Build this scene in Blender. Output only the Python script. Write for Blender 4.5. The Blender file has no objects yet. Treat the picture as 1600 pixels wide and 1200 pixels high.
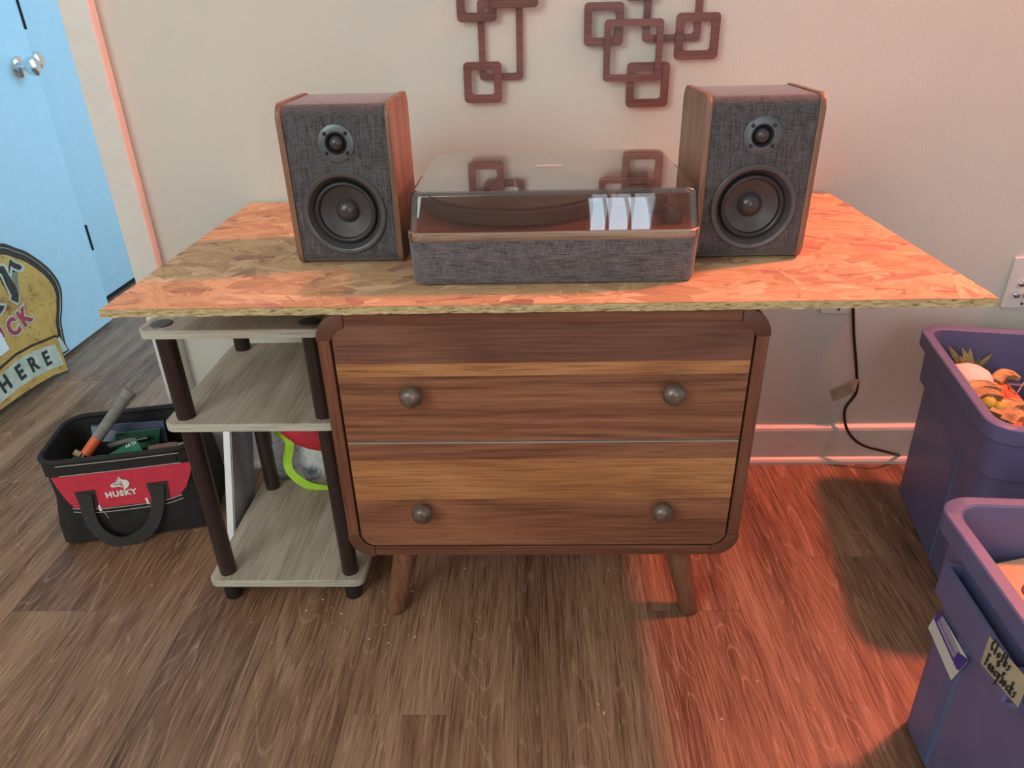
import bpy, bmesh, math, random
from mathutils import Vector, Matrix
random.seed(7)
SC = bpy.context.scene
COL = SC.collection
# ------------------------------------------------------------------ camera
F, PITCH, YAW, ROLL = 1115.89, 0.485390, 0.031510, -0.024581
CAM = Vector((-0.01399, -0.90593, 1.03115))
def cam_axes():
    cp, sp = math.cos(PITCH), math.sin(PITCH)
    fw, up, ri = Vector((0, cp, -sp)), Vector((0, sp, cp)), Vector((1, 0, 0))
    c, s = math.cos(ROLL), math.sin(ROLL)
    ri, up = c*ri+s*up, -s*ri+c*up
    Z = Matrix.Rotation(YAW, 3, 'Z')
    return Z@ri, Z@up, Z@fw
RI, UP, FW = cam_axes()
cd = bpy.data.cameras.new('camera'); cam = bpy.data.objects.new('camera', cd); COL.objects.link(cam)
cd.sensor_width = 36; cd.sensor_fit = 'HORIZONTAL'; cd.lens = F/1600*36; cd.clip_start = 0.02
m3 = Matrix((RI, UP, -FW)).transposed()
cam.matrix_world = Matrix.Translation(CAM) @ m3.to_4x4()
SC.camera = cam
def ray(px, py): return (RI*((px-800)/F) - UP*((py-600)/F) + FW)
def pix(px, py, ax, val):
    d = ray(px, py); t = (val-CAM[ax])/d[ax]; return CAM + d*t
def pixplane(px, py, P, n):
    d = ray(px, py); t = (P-CAM).dot(n)/d.dot(n); return CAM + d*t
# ------------------------------------------------------------------ world, lights, exposure
W = bpy.data.worlds.new('world'); SC.world = W; W.use_nodes = True
W.node_tree.nodes['Background'].inputs[0].default_value = (0.97, 0.99, 0.95, 1)
W.node_tree.nodes['Background'].inputs[1].default_value = 0.52
def light(name, kind, loc, energy, color, size=None, target=None, size_y=None):
    l = bpy.data.lights.new(name, kind); o = bpy.data.objects.new(name, l); COL.objects.link(o)
    o.location = loc; l.energy = energy; l.color = color
    if kind == 'AREA':
        l.shape = 'RECTANGLE'; l.size = size; l.size_y = size_y or size
    elif size: l.shadow_soft_size = size
    if target: o.rotation_euler = (Vector(target)-Vector(loc)).to_track_quat('-Z', 'Y').to_euler()
    return o
light('daylight_window', 'AREA', (-1.3, -2.5, 1.9), 62, (0.86, 1.0, 0.97), 2.2, (0, .3, .6), 1.5)
light('red_lamp', 'POINT', (1.50, 0.52, 2.10), 190, (1.0, 0.20, 0.125), 0.07)
light('next_room_daylight', 'AREA', (0.35, 2.1, 1.5), 30, (0.20, 0.66, 1.0), 1.2, (-1.6, 1.3, 0.9), 1.4)
SC.view_settings.view_transform = 'Standard'; SC.view_settings.look = 'None'
SC.view_settings.exposure = 0.16; SC.view_settings.gamma = 1.0; SC.view_settings.use_curve_mapping = False
# ------------------------------------------------------------------ material helpers
def nt(name, rough=.5, metal=0.0, spec=.5):
    m = bpy.data.materials.new(name); m.use_nodes = True
    b = m.node_tree.nodes['Principled BSDF']
    b.inputs['Roughness'].default_value = rough; b.inputs['Metallic'].default_value = metal
    b.inputs['Specular IOR Level'].default_value = spec
    return m, m.node_tree, b
def N(t, kind, **kw):
    n = t.nodes.new(kind)
    for k, v in kw.items():
        if k.startswith('i_'):
            n.inputs[k[2:].replace('_', ' ')].default_value = v
        else: setattr(n, k, v)
    return n
def L(t, a, b): t.links.new(a, b)
def ramp(t, fac, stops):
    r = t.nodes.new('ShaderNodeValToRGB'); e = r.color_ramp.elements
    while len(e) < len(stops): e.new(.5)
    for el, (p, c) in zip(e, stops): el.position = p; el.color = (*c, 1) if len(c) == 3 else c
    L(t, fac, r.inputs[0]); return r
def mixc(t, fac, a, b, mode='MIX'):
    m = t.nodes.new('ShaderNodeMix'); m.data_type = 'RGBA'; m.blend_type = mode
    for s, v in ((m.inputs[0], fac), (m.inputs[6], a), (m.inputs[7], b)):
        if hasattr(v, 'links') or hasattr(v, 'is_linked'): L(t, v, s)
        elif isinstance(v, (int, float)): s.default_value = v
        else: s.default_value = (*v, 1)
    return m.outputs[2]
def math_(t, op, a, b=None):
    m = t.nodes.new('ShaderNodeMath'); m.operation = op
    for s, v in ((m.inputs[0], a), (m.inputs[1], b)):
        if v is None: continue
        if isinstance(v, (int, float)): s.default_value = v
        else: L(t, v, s)
    return m.outputs[0]
def coords(t, scale=(1, 1, 1), rnd=True, rot=(0, 0, 0)):
    tc = t.nodes.new('ShaderNodeTexCoord'); src = tc.outputs['Object']
    if rnd:
        oi = t.nodes.new('ShaderNodeObjectInfo'); va = t.nodes.new('ShaderNodeVectorMath'); va.operation = 'ADD'
        sc = math_(t, 'MULTIPLY', oi.outputs['Random'], 37.0)
        L(t, src, va.inputs[0]); L(t, sc, va.inputs[1]); src = va.outputs[0]
    mp = t.nodes.new('ShaderNodeMapping'); mp.inputs['Scale'].default_value = scale; mp.inputs['Rotation'].default_value = rot
    L(t, src, mp.inputs['Vector']); return mp.outputs[0]
def noise(t, vec, scale, detail=4, rough=.55, dist=0):
    n = t.nodes.new('ShaderNodeTexNoise'); L(t, vec, n.inputs['Vector'])
    n.inputs['Scale'].default_value = scale; n.inputs['Detail'].default_value = detail
    n.inputs['Roughness'].default_value = rough; n.inputs['Distortion'].default_value = dist
    return n.outputs['Fac']
def bump(t, b, h, strength=.3, dist=.002):
    n = t.nodes.new('ShaderNodeBump'); n.inputs['Strength'].default_value = strength; n.inputs['Distance'].default_value = dist
    L(t, h, n.inputs['Height']); L(t, n.outputs[0], b.inputs['Normal'])
def plain(name, c, rough=.5, metal=0, spec=.5, var=.06, vs=30, bs=0, bscale=200, bdist=.0005):
    m, t, b = nt(name, rough, metal, spec)
    v = coords(t); n = noise(t, v, vs, 3)
    lo = tuple(max(0, x*(1-var*2)) for x in c); hi = tuple(min(1, x*(1+var*2)) for x in c)
    L(t, ramp(t, n, [(.3, lo), (.7, hi)]).outputs[0], b.inputs['Base Color'])
    if bs: bump(t, b, noise(t, coords(t, rnd=False), bscale, 2), bs, bdist)
    return m
def wood(name, dark, mid, light_, axis='x', freq=26, rough=.42, bs=.12, pore=.25, wob=1.0, spec=.4):
    """grain runs along axis"""
    m, t, b = nt(name, rough, 0, spec)
    k = {'x': (.13, 1, 1), 'y': (1, .13, 1), 'z': (1, 1, .13)}[axis]
    v = coords(t, k)
    big = noise(t, v, 5.0, 2, .5, .6*wob)
    rings = math_(t, 'PINGPONG', math_(t, 'MULTIPLY', big, freq), 1.0)
    kf = {'x': (.03, 1, 1), 'y': (1, .03, 1), 'z': (1, 1, .03)}[axis]
    fine = noise(t, coords(t, kf), 240, 3, .6)
    fac = math_(t, 'ADD', math_(t, 'MULTIPLY', rings, .26), math_(t, 'ADD', math_(t, 'MULTIPLY', fine, .75), math_(t, 'MULTIPLY', big, .2)))
    col = ramp(t, fac, [(.36, dark), (.58, mid), (.86, light_)])
    pr = ramp(t, noise(t, coords(t, kf), 420, 1, .5), [(.56, (1, 1, 1)), (.68, (1-pore,)*3)])
    c = mixc(t, 1.0, col.outputs[0], pr.outputs[0], 'MULTIPLY')
    L(t, c, b.inputs['Base Color'])
    bump(t, b, fine, bs, .0006); return m
def fabric(name, dark, light_, axis='z', rough=.9, s=1.0):
    m, t, b = nt(name, rough, 0, .15)
    ka = {'z': (1, 1, .05), 'x': (.05, 1, 1)}[axis]; kb = {'z': (.12, .12, 1), 'x': (1, 1, .12)}[axis]
    a = noise(t, coords(t, ka), 520*s, 2, .6); c = noise(t, coords(t, kb), 480*s, 2, .6); g = noise(t, coords(t), 45, 2)
    f = math_(t, 'ADD', math_(t, 'MULTIPLY', a, .6), math_(t, 'ADD', math_(t, 'MULTIPLY', c, .4), math_(t, 'MULTIPLY', g, .14)))
    L(t, ramp(t, f, [(.44, dark), (.70, light_)]).outputs[0], b.inputs['Base Color'])
    b.inputs['Sheen Weight'].default_value = .35; b.inputs['Sheen Roughness'].default_value = .45
    bump(t, b, f, .4, .0006); return m
# ------------------------------------------------------------------ mesh helpers
def obj(name, bm, mat=None, parent=None, loc=None, smooth=False):
    me = bm if isinstance(bm, bpy.types.Mesh) else None
    if me is None:
        bmesh.ops.recalc_face_normals(bm, faces=bm.faces[:])
        me = bpy.data.meshes.new(name); bm.to_mesh(me); bm.free()
    if mat:
        me.materials.clear(); me.materials.append(mat)
    if smooth:
        me.polygons.foreach_set('use_smooth', [True]*len(me.polygons))
        try: me.set_sharp_from_angle(angle=math.radians(38))
        except Exception: pass
        for p in me.polygons:
            if len(p.vertices) > 4: p.use_smooth = False
    o = bpy.data.objects.new(name, me); COL.objects.link(o)
    if parent: o.parent = parent
    if loc is not None: o.location = loc
    return o
def tag(o, label=None, cat=None, group=None, kind=None):
    if label: o['label'] = label
    if cat: o['category'] = cat
    if group: o['group'] = group
    if kind: o['kind'] = kind
    return o
def thing(name, label, cat, loc=(0, 0, 0), rotz=0, group=None):
    o = bpy.data.objects.new(name, None); COL.objects.link(o); o.empty_display_size = .05
    o.location = loc; o.rotation_euler = (0, 0, rotz); return tag(o, label, cat, group)
def struct(o): o['kind'] = 'structure'; return o
def box(x0, x1, y0, y1, z0, z1, bev=0, seg=2, bm=None):
    nb = bm is None; b = bmesh.new()
    vs = [b.verts.new((x, y, z)) for z in (z0, z1) for y in (y0, y1) for x in (x0, x1)]
    for f in ((0, 2, 3, 1), (4, 5, 7, 6), (0, 1, 5, 4), (2, 6, 7, 3), (0, 4, 6, 2), (1, 3, 7, 5)): b.faces.new([vs[i] for i in f])
    if bev: bmesh.ops.bevel(b, geom=b.edges[:], offset=bev, segments=seg, profile=.5, affect='EDGES')
    if nb: return b
    join(bm, b); return bm
def join(dst, src, mat=None):
    mp = {}
    for v in src.verts: mp[v] = dst.verts.new(mat@v.co if mat else v.co)
    for f in src.faces:
        try: dst.faces.new([mp[v] for v in f.verts])
        except ValueError: pass
    src.free(); return dst
def rrect(hx, hy, r, n=6, cx=0, cy=0):
    r = min(r, hx*.999, hy*.999); pts = []
    for (sx, sy, a0) in ((1, 1, 0), (-1, 1, 90), (-1, -1, 180), (1, -1, 270)):
        for i in range(n+1):
            a = math.radians(a0+90*i/n); pts.append((cx+sx*(hx-r)+r*math.cos(a), cy+sy*(hy-r)+r*math.sin(a)))
    return pts
def loft(rings, cap0=True, cap1=True, closed=True, bm=None):
    b = bm or bmesh.new(); R = [[b.verts.new(p) for p in r] for r in rings]; n = len(R[0])
    for a, c in zip(R, R[1:]):
        for i in range(n if closed else n-1):
            j = (i+1) % n; b.faces.new((a[i], a[j], c[j], c[i]))
    if cap0: b.faces.new(R[0][::-1])
    if cap1: b.faces.new(R[-1])
    return b
def lathe(prof, seg=32, bm=None, M=None):
    """prof: (r, h) pairs around +Z; r=0 ends are closed"""
    b = bmesh.new(); rows = []
    for r, h in prof:
        if r < 1e-6: rows.append([b.verts.new((0, 0, h))])
        else: rows.append([b.verts.new((r*math.cos(2*math.pi*i/seg), r*math.sin(2*math.pi*i/seg), h)) for i in range(seg)])
    for a, c in zip(rows, rows[1:]):
        if len(a) == 1 and len(c) == 1: continue
        for i in range(seg):
            j = (i+1) % seg
            if len(a) == 1: b.faces.new((a[0], c[j], c[i]))
            elif len(c) == 1: b.faces.new((a[i], a[j], c[0]))
            else: b.faces.new((a[i], a[j], c[j], c[i]))
    if M: bmesh.ops.transform(b, matrix=M, verts=b.verts[:])
    if bm: return join(bm, b)
    return b
def prism(pts, d0, d1, ax='y', bev=0, bm=None):
    """2D polygon pts extruded along ax from d0 to d1; pts are (x,z) for y, (x,y) for z, (y,z) for x"""
    b = bmesh.new()
    def P(p, d): return {'y': (p[0], d, p[1]), 'z': (p[0], p[1], d), 'x': (d, p[0], p[1])}[ax]
    A = [b.verts.new(P(p, d0)) for p in pts]; B = [b.verts.new(P(p, d1)) for p in pts]; n = len(pts)
    fa = b.faces.new(A); fb = b.faces.new(B[::-1])
    for i in range(n): b.faces.new((A[i], B[i], B[(i+1) % n], A[(i+1) % n]))
    if bev:
        es = list({e for f in (fa, fb) for e in f.edges})
        bmesh.ops.bevel(b, geom=es, offset=bev, segments=2, profile=.5, affect='EDGES')
    bmesh.ops.triangulate(b, faces=[f for f in b.faces if len(f.verts) > 4])
    if bm: return join(bm, b)
    return b
def ringprism(outer, inner, d0, d1, ax='y', bm=None):
    b = bmesh.new(); n = len(outer)
    def P(p, d): return {'y': (p[0], d, p[1]), 'z': (p[0], p[1], d), 'x': (d, p[0], p[1])}[ax]
    o0 = [b.verts.new(P(p, d0)) for p in outer]; o1 = [b.verts.new(P(p, d1)) for p in outer]
    i0 = [b.verts.new(P(p, d0)) for p in inner]; i1 = [b.verts.new(P(p, d1)) for p in inner]
    for i in range(n):
        j = (i+1) % n
        b.faces.new((o0[i], o0[j], i0[j], i0[i])); b.faces.new((o1[j], o1[i], i1[i], i1[j]))
        b.faces.new((o0[j], o0[i], o1[i], o1[j])); b.faces.new((i0[i], i0[j], i1[j], i1[i]))
    if bm: return join(bm, b)
    return b
def catmull(pts, k=6):
    P = [Vector(p) for p in pts]; out = []
    for i in range(len(P)-1):
        p0, p1, p2, p3 = P[max(0, i-1)], P[i], P[i+1], P[min(len(P)-1, i+2)]
        for s in range(k):
            t = s/k; out.append(.5*((2*p1)+(-p0+p2)*t+(2*p0-5*p1+4*p2-p3)*t*t+(-p0+3*p1-3*p2+p3)*t**3))
    out.append(P[-1]); return out
def tube(pts, r, seg=10, bm=None, flat=None, upv=None, k=6):
    """r: radius or list; flat=(w,h) gives a strap section"""
    P = catmull(pts, k) if k else [Vector(p) for p in pts]; n = len(P); rings = []
    up = Vector(upv) if upv else None; last = None
    for i, p in enumerate(P):
        d = (P[min(n-1, i+1)]-P[max(0, i-1)]).normalized()
        ref = up or last or (Vector((0, 0, 1)) if abs(d.z) < .9 else Vector((0, 1, 0)))
        s = d.cross(ref)
        if s.length < 1e-6: s = d.cross(Vector((0.3, 1, .2)))
        s.normalize(); u = s.cross(d).normalized(); last = u
        if flat: rings.append([p+s*a*flat[0]/2+u*c*flat[1]/2 for a, c in ((1, 1), (-1, 1), (-1, -1), (1, -1))])
        else:
            rr = r if not isinstance(r, (list, tuple)) else r[0]+(r[-1]-r[0])*i/(n-1)
            rings.append([p+s*rr*math.cos(2*math.pi*a/seg)+u*rr*math.sin(2*math.pi*a/seg) for a in range(seg)])
    b = loft(rings)
    if bm: return join(bm, b)
    return b
def cut(o, bm):
    c = obj('cutter', bm, parent=o.parent); md = o.modifiers.new('cut', 'BOOLEAN'); md.object = c; md.solver = 'EXACT'
    me = bpy.data.meshes.new_from_object(o.evaluated_get(bpy.context.evaluated_depsgraph_get()))
    o.modifiers.clear(); o.data = me; cm = c.data; bpy.data.objects.remove(c); bpy.data.meshes.remove(cm)
def xf(bm, M): bmesh.ops.transform(bm, matrix=M, verts=bm.verts[:]); return bm
def textmesh(s, size, ext=.0003, bold=0, shear=0, space=1):
    c = bpy.data.curves.new('lettering', 'FONT'); c.body = s; c.size = size; c.extrude = ext; c.offset = bold
    c.shear = shear; c.align_x = 'CENTER'; c.align_y = 'CENTER'; c.space_character = space; c.resolution_u = 3
    o = bpy.data.objects.new('lettering', c); COL.objects.link(o)
    dg = bpy.context.evaluated_depsgraph_get(); me = bpy.data.meshes.new_from_object(o.evaluated_get(dg))
    b = bmesh.new(); b.from_mesh(me); bpy.data.objects.remove(o); bpy.data.curves.remove(c); bpy.data.meshes.remove(me)
    return b
RX = Matrix.Rotation(math.pi/2, 4, 'X')      # +Z -> -Y
def T(x, y, z): return Matrix.Translation((x, y, z))
# ------------------------------------------------------------------ materials
M = {}
# textured wall paint
m, t, b = nt('wall_paint', .62, 0, .3)
v = coords(t, rnd=False)
L(t, ramp(t, noise(t, v, 3, 3), [(.3, (.590, .575, .512)), (.7, (.625, .608, .542))]).outputs[0], b.inputs['Base Color'])
bump(t, b, noise(t, v, 250, 3, .6), .5, .002); M['wall'] = m
M['trim'] = plain('trim_paint', (.70, .68, .62), .38, var=.02, bs=.06, bscale=60)
M['white'] = plain('white_paint', (.80, .81, .82), .35, var=.015, bs=.05, bscale=80)
M['door_tinted'] = plain('white_door_blue_light_tint', (.58, .74, .84), .4, var=.015, bs=.05, bscale=80)  # white doors; blue of the daylight on them is mixed into the base colour
M['dark'] = plain('dark_gap', (.012, .012, .012), .8)
# floor planks: brushed brown vinyl with pale grain lines
m, t, b = nt('floor_plank', .42, 0, .45)
v = coords(t, (1, .10, 1)); warp = noise(t, v, 6.5, 2, .5, .8)
lines = math_(t, 'PINGPONG', math_(t, 'MULTIPLY', warp, 60), 1.0)
fv = coords(t, (1, .035, 1)); fine = noise(t, fv, 330, 3, .65); mid = noise(t, coords(t, (1, .06, 1)), 26, 4, .6)
oi = N(t, 'ShaderNodeObjectInfo')
base = ramp(t, math_(t, 'ADD', math_(t, 'MULTIPLY', mid, .75), math_(t, 'MULTIPLY', oi.outputs['Random'], .22)),
            [(.29, (.112, .051, .028)), (.45, (.208, .102, .057)), (.66, (.350, .196, .115))])
pore = ramp(t, math_(t, 'MULTIPLY', ramp(t, lines, [(.60, (0, 0, 0)), (.95, (1, 1, 1))]).outputs[0], fine), [(.30, (0, 0, 0)), (.55, (1, 1, 1))])
pores2 = ramp(t, fine, [(.50, (0, 0, 0)), (.68, (.75, .75, .75))])
pf = math_(t, 'MAXIMUM', pore.outputs[0], pores2.outputs[0])
c = mixc(t, math_(t, 'MULTIPLY', pf, .48), base.outputs[0], (.50, .325, .20))
drk = ramp(t, fine, [(.32, (.48, .42, .38)), (.46, (1, 1, 1))])
L(t, mixc(t, 1.0, c, drk.outputs[0], 'MULTIPLY'), b.inputs['Base Color'])
bump(t, b, fine, .18, .0008); M['plank'] = m
# walnut cabinet
M['walnut'] = wood('walnut', (.110, .042, .022), (.205, .086, .044), (.30, .138, .070), 'x', 22)
M['walnut_dark'] = wood('walnut_dark', (.090, .038, .025), (.150, .066, .042), (.225, .104, .064), 'x', 20)
M['sapwood'] = wood('sapwood', (.23, .098, .040), (.35, .158, .060), (.46, .23, .094), 'x', 14, pore=.35)
M['walnut_z'] = wood('walnut_frame', (.075, .028, .016), (.135, .052, .028), (.19, .08, .044), 'z', 16)
M['walnut_f'] = wood('walnut_rail', (.075, .028, .016), (.135, .052, .028), (.19, .08, .044), 'x', 16)
M['corner'] = plain('walnut_corner', (.115, .046, .027), .42, var=.12, vs=14)
M['leg'] = wood('walnut_leg', (.10, .042, .022), (.175, .078, .040), (.26, .125, .066), 'z', 14)
M['pale_edge'] = plain('pale_edge', (.42, .40, .38), .5)
M['knob'] = plain('bronze_knob', (.17, .135, .11), .36, .55, .5, var=.2, vs=60)
# OSB
m, t, b = nt('osb_strand', .6, 0, .3)
at = N(t, 'ShaderNodeAttribute', attribute_name='strand'); uv = N(t, 'ShaderNodeUVMap')
mp = N(t, 'ShaderNodeMapping'); mp.inputs['Scale'].default_value = (14, 420, 1); L(t, uv.outputs[0], mp.inputs[0])
g = noise(t, mp.outputs[0], 1.0, 3, .6)
gr = ramp(t, g, [(.28, (.72, .66, .60)), (.6, (1.05, 1.05, 1.05))])
L(t, mixc(t, 1.0, at.outputs[0], gr.outputs[0], 'MULTIPLY'), b.inputs['Base Color']); bump(t, b, g, .25, .0004); M['strand'] = m
m, t, b = nt('osb_core', .75, 0, .2)
v = coords(t, (.28, .28, 1.6), False)
f1 = noise(t, v, 190, 4, .65)
L(t, ramp(t, f1, [(.33, (.07, .045, .025)), (.43, (.40, .31, .15)), (.62, (.58, .47, .25)), (.8, (.66, .55, .33))]).outputs[0], b.inputs['Base Color'])
bump(t, b, f1, .7, .002); M['osb'] = m
# speakers and turntable
M['cloth_v'] = fabric('charcoal_cloth', (.034, .033, .036), (.122, .116, .120), 'z', s=1.7)
M['cloth_h'] = fabric('charcoal_cloth_wide', (.050, .047, .051), (.180, .168, .173), 'x', s=1.7)
M['side'] = wood('walnut_side', (.13, .062, .036), (.20, .105, .062), (.28, .155, .095), 'z', 12, .38)
M['band'] = wood('wood_band', (.19, .125, .085), (.30, .20, .14), (.38, .27, .19), 'x', 14, .4)
M['deck'] = wood('wood_deck', (.10, .04, .025), (.17, .07, .045), (.22, .10, .06), 'x', 12, .35)
M['ring'] = plain('grey_ring', (.085, .082, .085), .34, .25, var=.05)
M['plate'] = plain('slate_plate', (.105, .125, .135), .36, .4, var=.04)
M['rubber'] = plain('black_rubber', (.018, .018, .019), .42, var=.1)
M['cone'] = plain('speaker_cone', (.050, .048, .048), .5, var=.1, vs=80)
M['dome'] = plain('speaker_dome', (.045, .040, .040), .25, var=.05)
M['steel'] = plain('black_screw', (.05, .05, .055), .25, .8)
M['chrome'] = plain('chrome', (.75, .77, .80), .07, 1.0, var=.01)
M['platter'] = plain('platter_black', (.022, .022, .024), .35, var=.1)
M['record'] = plain('record_black', (.012, .012, .013), .2)
m = bpy.data.materials.new('smoked_acrylic'); m.use_nodes = True; t = m.node_tree; t.nodes.remove(t.nodes['Principled BSDF'])
tr = N(t, 'ShaderNodeBsdfTransparent'); tr.inputs[0].default_value = (.88, .84, .82, 1)
gl = N(t, 'ShaderNodeBsdfGlossy'); gl.inputs['Roughness'].default_value = .012; gl.inputs[0].default_value = (.95, .95, .95, 1)
lw = N(t, 'ShaderNodeLayerWeight'); lw.inputs[0].default_value = .5; mx = N(t, 'ShaderNodeMixShader')
L(t, math_(t, 'ADD', math_(t, 'MULTIPLY', math_(t, 'POWER', lw.outputs['Facing'], 2.2), .80), .055), mx.inputs[0]); L(t, tr.outputs[0], mx.inputs[1]); L(t, gl.outputs[0], mx.inputs[2]); L(t, mx.outputs[0], t.nodes['Material Output'].inputs[0])
M['acrylic'] = m
# shelf
M['oak'] = wood('grey_oak', (.29, .23, .165), (.44, .365, .275), (.56, .485, .385), 'y', 16, .5, pore=.22)
M['oak_edge'] = wood('grey_oak_edge', (.34, .33, .26), (.46, .46, .37), (.56, .57, .47), 'x', 10, .5)
M['post'] = wood('espresso_tube', (.018, .011, .009), (.030, .019, .016), (.045, .03, .025), 'z', 8, .32)
M['foot'] = plain('black_plastic', (.015, .014, .015), .4)
M['cap'] = plain('brown_cap', (.07, .062, .056), .5)
# misc
M['art'] = wood('mahogany', (.10, .034, .028), (.165, .060, .050), (.22, .090, .074), 'x', 12, .4)
M['nylon'] = plain('black_nylon', (.014, .014, .013), .8, var=.15, vs=60, bs=.5, bscale=900)
M['strap'] = plain('strap_webbing', (.030, .030, .027), .75, var=.15, vs=200, bs=.5, bscale=1200)
M['red'] = plain('red_nylon', (.56, .030, .060), .7, var=.05, vs=40, bs=.4, bscale=900)
M['stitch'] = plain('pale_stitch', (.45, .43, .38), .8)
M['print'] = plain('white_print', (.80, .78, .74), .6, var=.01)
M['tote'] = plain('slate_plastic', (.120, .118, .235), .45, var=.04, vs=12, bs=.08, bscale=500)
M['tote_rib'] = plain('slate_plastic_rib', (.085, .115, .235), .45, var=.04)
M['blackink'] = plain('black_ink', (.02, .02, .025), .6)
M['cord'] = plain('black_cord', (.012, .009, .010), .4)
# ------------------------------------------------------------------ the room
ZB = .674                                    # board top
YW = .62                                     # face of back wall
floor = struct(obj('floor', box(-3.0, 2.6, -3.0, 3.2, -.06, -.004), M['dark']))
PW, PL = .178, 1.22
rows = int(6.2/PL)+3
meshes = {}
for ci in range(int(5.6/PW)+1):
    x0 = -3.0+ci*PW
    off = [(.31, .78, .12, .95, .55, 1.08, .4)[ci % 7]][0]
    for r in range(rows):
        y0 = -3.0-off+r*PL; y1 = y0+PL
        a, c_ = max(y0, -3.0), min(y1, 3.2)
        if c_-a < .05: continue
        if not (-2.2 < x0 < 2.0): continue
        h = (c_-a)/2-.0004; key = round(h, 4)
        if key not in meshes:
            bm = box(-PW/2+.0002, PW/2-.0002, -h, h, -.004, 0)
            top = [e for e in bm.edges if all(v.co.z > -.001 for v in e.verts)]
            bmesh.ops.bevel(bm, geom=top, offset=.0004, segments=1, affect='EDGES')
            bmesh.ops.recalc_face_normals(bm, faces=bm.faces[:])
            me = bpy.data.meshes.new('plank'); bm.to_mesh(me); bm.free(); me.materials.append(M['plank']); meshes[key] = me
        o = bpy.data.objects.new('plank', meshes[key]); COL.objects.link(o); o.parent = floor
        o.location = (x0+PW/2, (a+c_)/2, 0)
wb = bmesh.new(); box(-.897, 2.6, YW, YW+.12, 0, 2.5, bm=wb); box(-3.0, -1.66, YW, YW+.12, 0, 2.5, bm=wb); box(-1.66, -.897, YW, YW+.12, 2.05, 2.5, bm=wb)
struct(obj('wall_back', wb, M['wall']))
struct(obj('wall_left', box(-1.83, -1.772, YW+.12, 3.2, 0, 2.5), M['white']))
# doorway casing beside the back wall
cs = bmesh.new(); prism([(-.897, 0), (-.838, 0), (-.838, 2.1), (-.897, 2.1)], YW-.027, YW, 'y', .003, cs)
struct(obj('trim_1', cs, M['trim']))
# baseboard with rounded top and shoe
prof = [(YW, 0), (YW-.022, 0), (YW-.022, .008), (YW-.019, .014), (YW-.013, .018), (YW-.013, .094), (YW-.011, .101), (YW-.004, .106), (YW, .106)]
struct(obj('baseboard_back', prism(prof, -.838, 2.6, 'x'), M['trim']))
# open door beyond the doorway
dr = struct(obj('door_1', box(-1.645, -1.609, .79, 1.59, .012, 2.03, .0025), M['door_tinted']))
for zc, ln in ((1.05, .095), (.328, .092)):
    obj('hinge', lathe([(0, -ln/2), (.0042, -ln/2), (.0042, ln/2), (0, ln/2)], 10, M=T(-1.607, 1.591, zc)), M['dark'], dr, smooth=True)
kp = [(0, 0), (.031, 0), (.031, .004), (.026, .008), (.012, .012), (.011, .024), (.016, .030), (.026, .036), (.029, .046), (.027, .056), (.018, .062), (0, .064)]
RY = Matrix.Rotation(math.pi/2, 4, 'Y')
kb = obj('door_knob', lathe(kp, 28, M=T(-1.609, 1.50, .90)@RY), M['chrome'], dr, smooth=True)
kb['label'] = 'chrome door knob'
obj('door_knob', lathe(kp, 28, M=T(-1.645, 1.50, .90)@Matrix.Rotation(-math.pi/2, 4, 'Y')), M['chrome'], dr, smooth=True)
d2 = struct(obj('door_2', box(-1.772, -1.760, 1.70, 2.45, .014, 2.03, .002), M['door_tinted']))
obj('door_knob', lathe(kp, 28, M=T(-1.76, 1.768, .905)@RY), M['chrome'], d2, smooth=True)
obj('threshold_gap', box(-1.772, -1.757, 1.70, 2.45, .0, .012), M['dark'], d2)
# window in the wall behind the photographer
WY = -2.6
wf = bmesh.new(); X0, X1, Z0, Z1 = .36, .90, .35, 1.75
box(-3.0, X0, WY-.1, WY, 0, 2.5, bm=wf); box(X1, 2.6, WY-.1, WY, 0, 2.5, bm=wf); box(X0, X1, WY-.1, WY, 0, Z0, bm=wf); box(X0, X1, WY-.1, WY, Z1, 2.5, bm=wf)
struct(obj('wall_front', wf, M['wall']))
m, t, b = nt('lit_window', .3); b.inputs['Emission Color'].default_value = (.62, .85, 1, 1); b.inputs['Emission Strength'].default_value = 6
M['lit'] = m
wn = struct(obj('window_1', ringprism(rrect((X1-X0)/2, (Z1-Z0)/2, .004, 2, (X0+X1)/2, (Z0+Z1)/2), rrect((X1-X0)/2-.03, (Z1-Z0)/2-.03, .004, 2, (X0+X1)/2, (Z0+Z1)/2), WY-.06, WY+.01), M['white']))
for xm in (.525, .705): obj('mullion', box(xm-.015, xm+.015, WY-.055, WY-.02, Z0+.03, Z1-.03), M['white'], wn)
for i, (a, c_) in enumerate(((.39, .51), (.54, .69), (.72, .87))):
    obj('pane', box(a, c_, WY-.045, WY-.04, Z0+.03, Z1-.03), M['lit'], wn)
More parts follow.
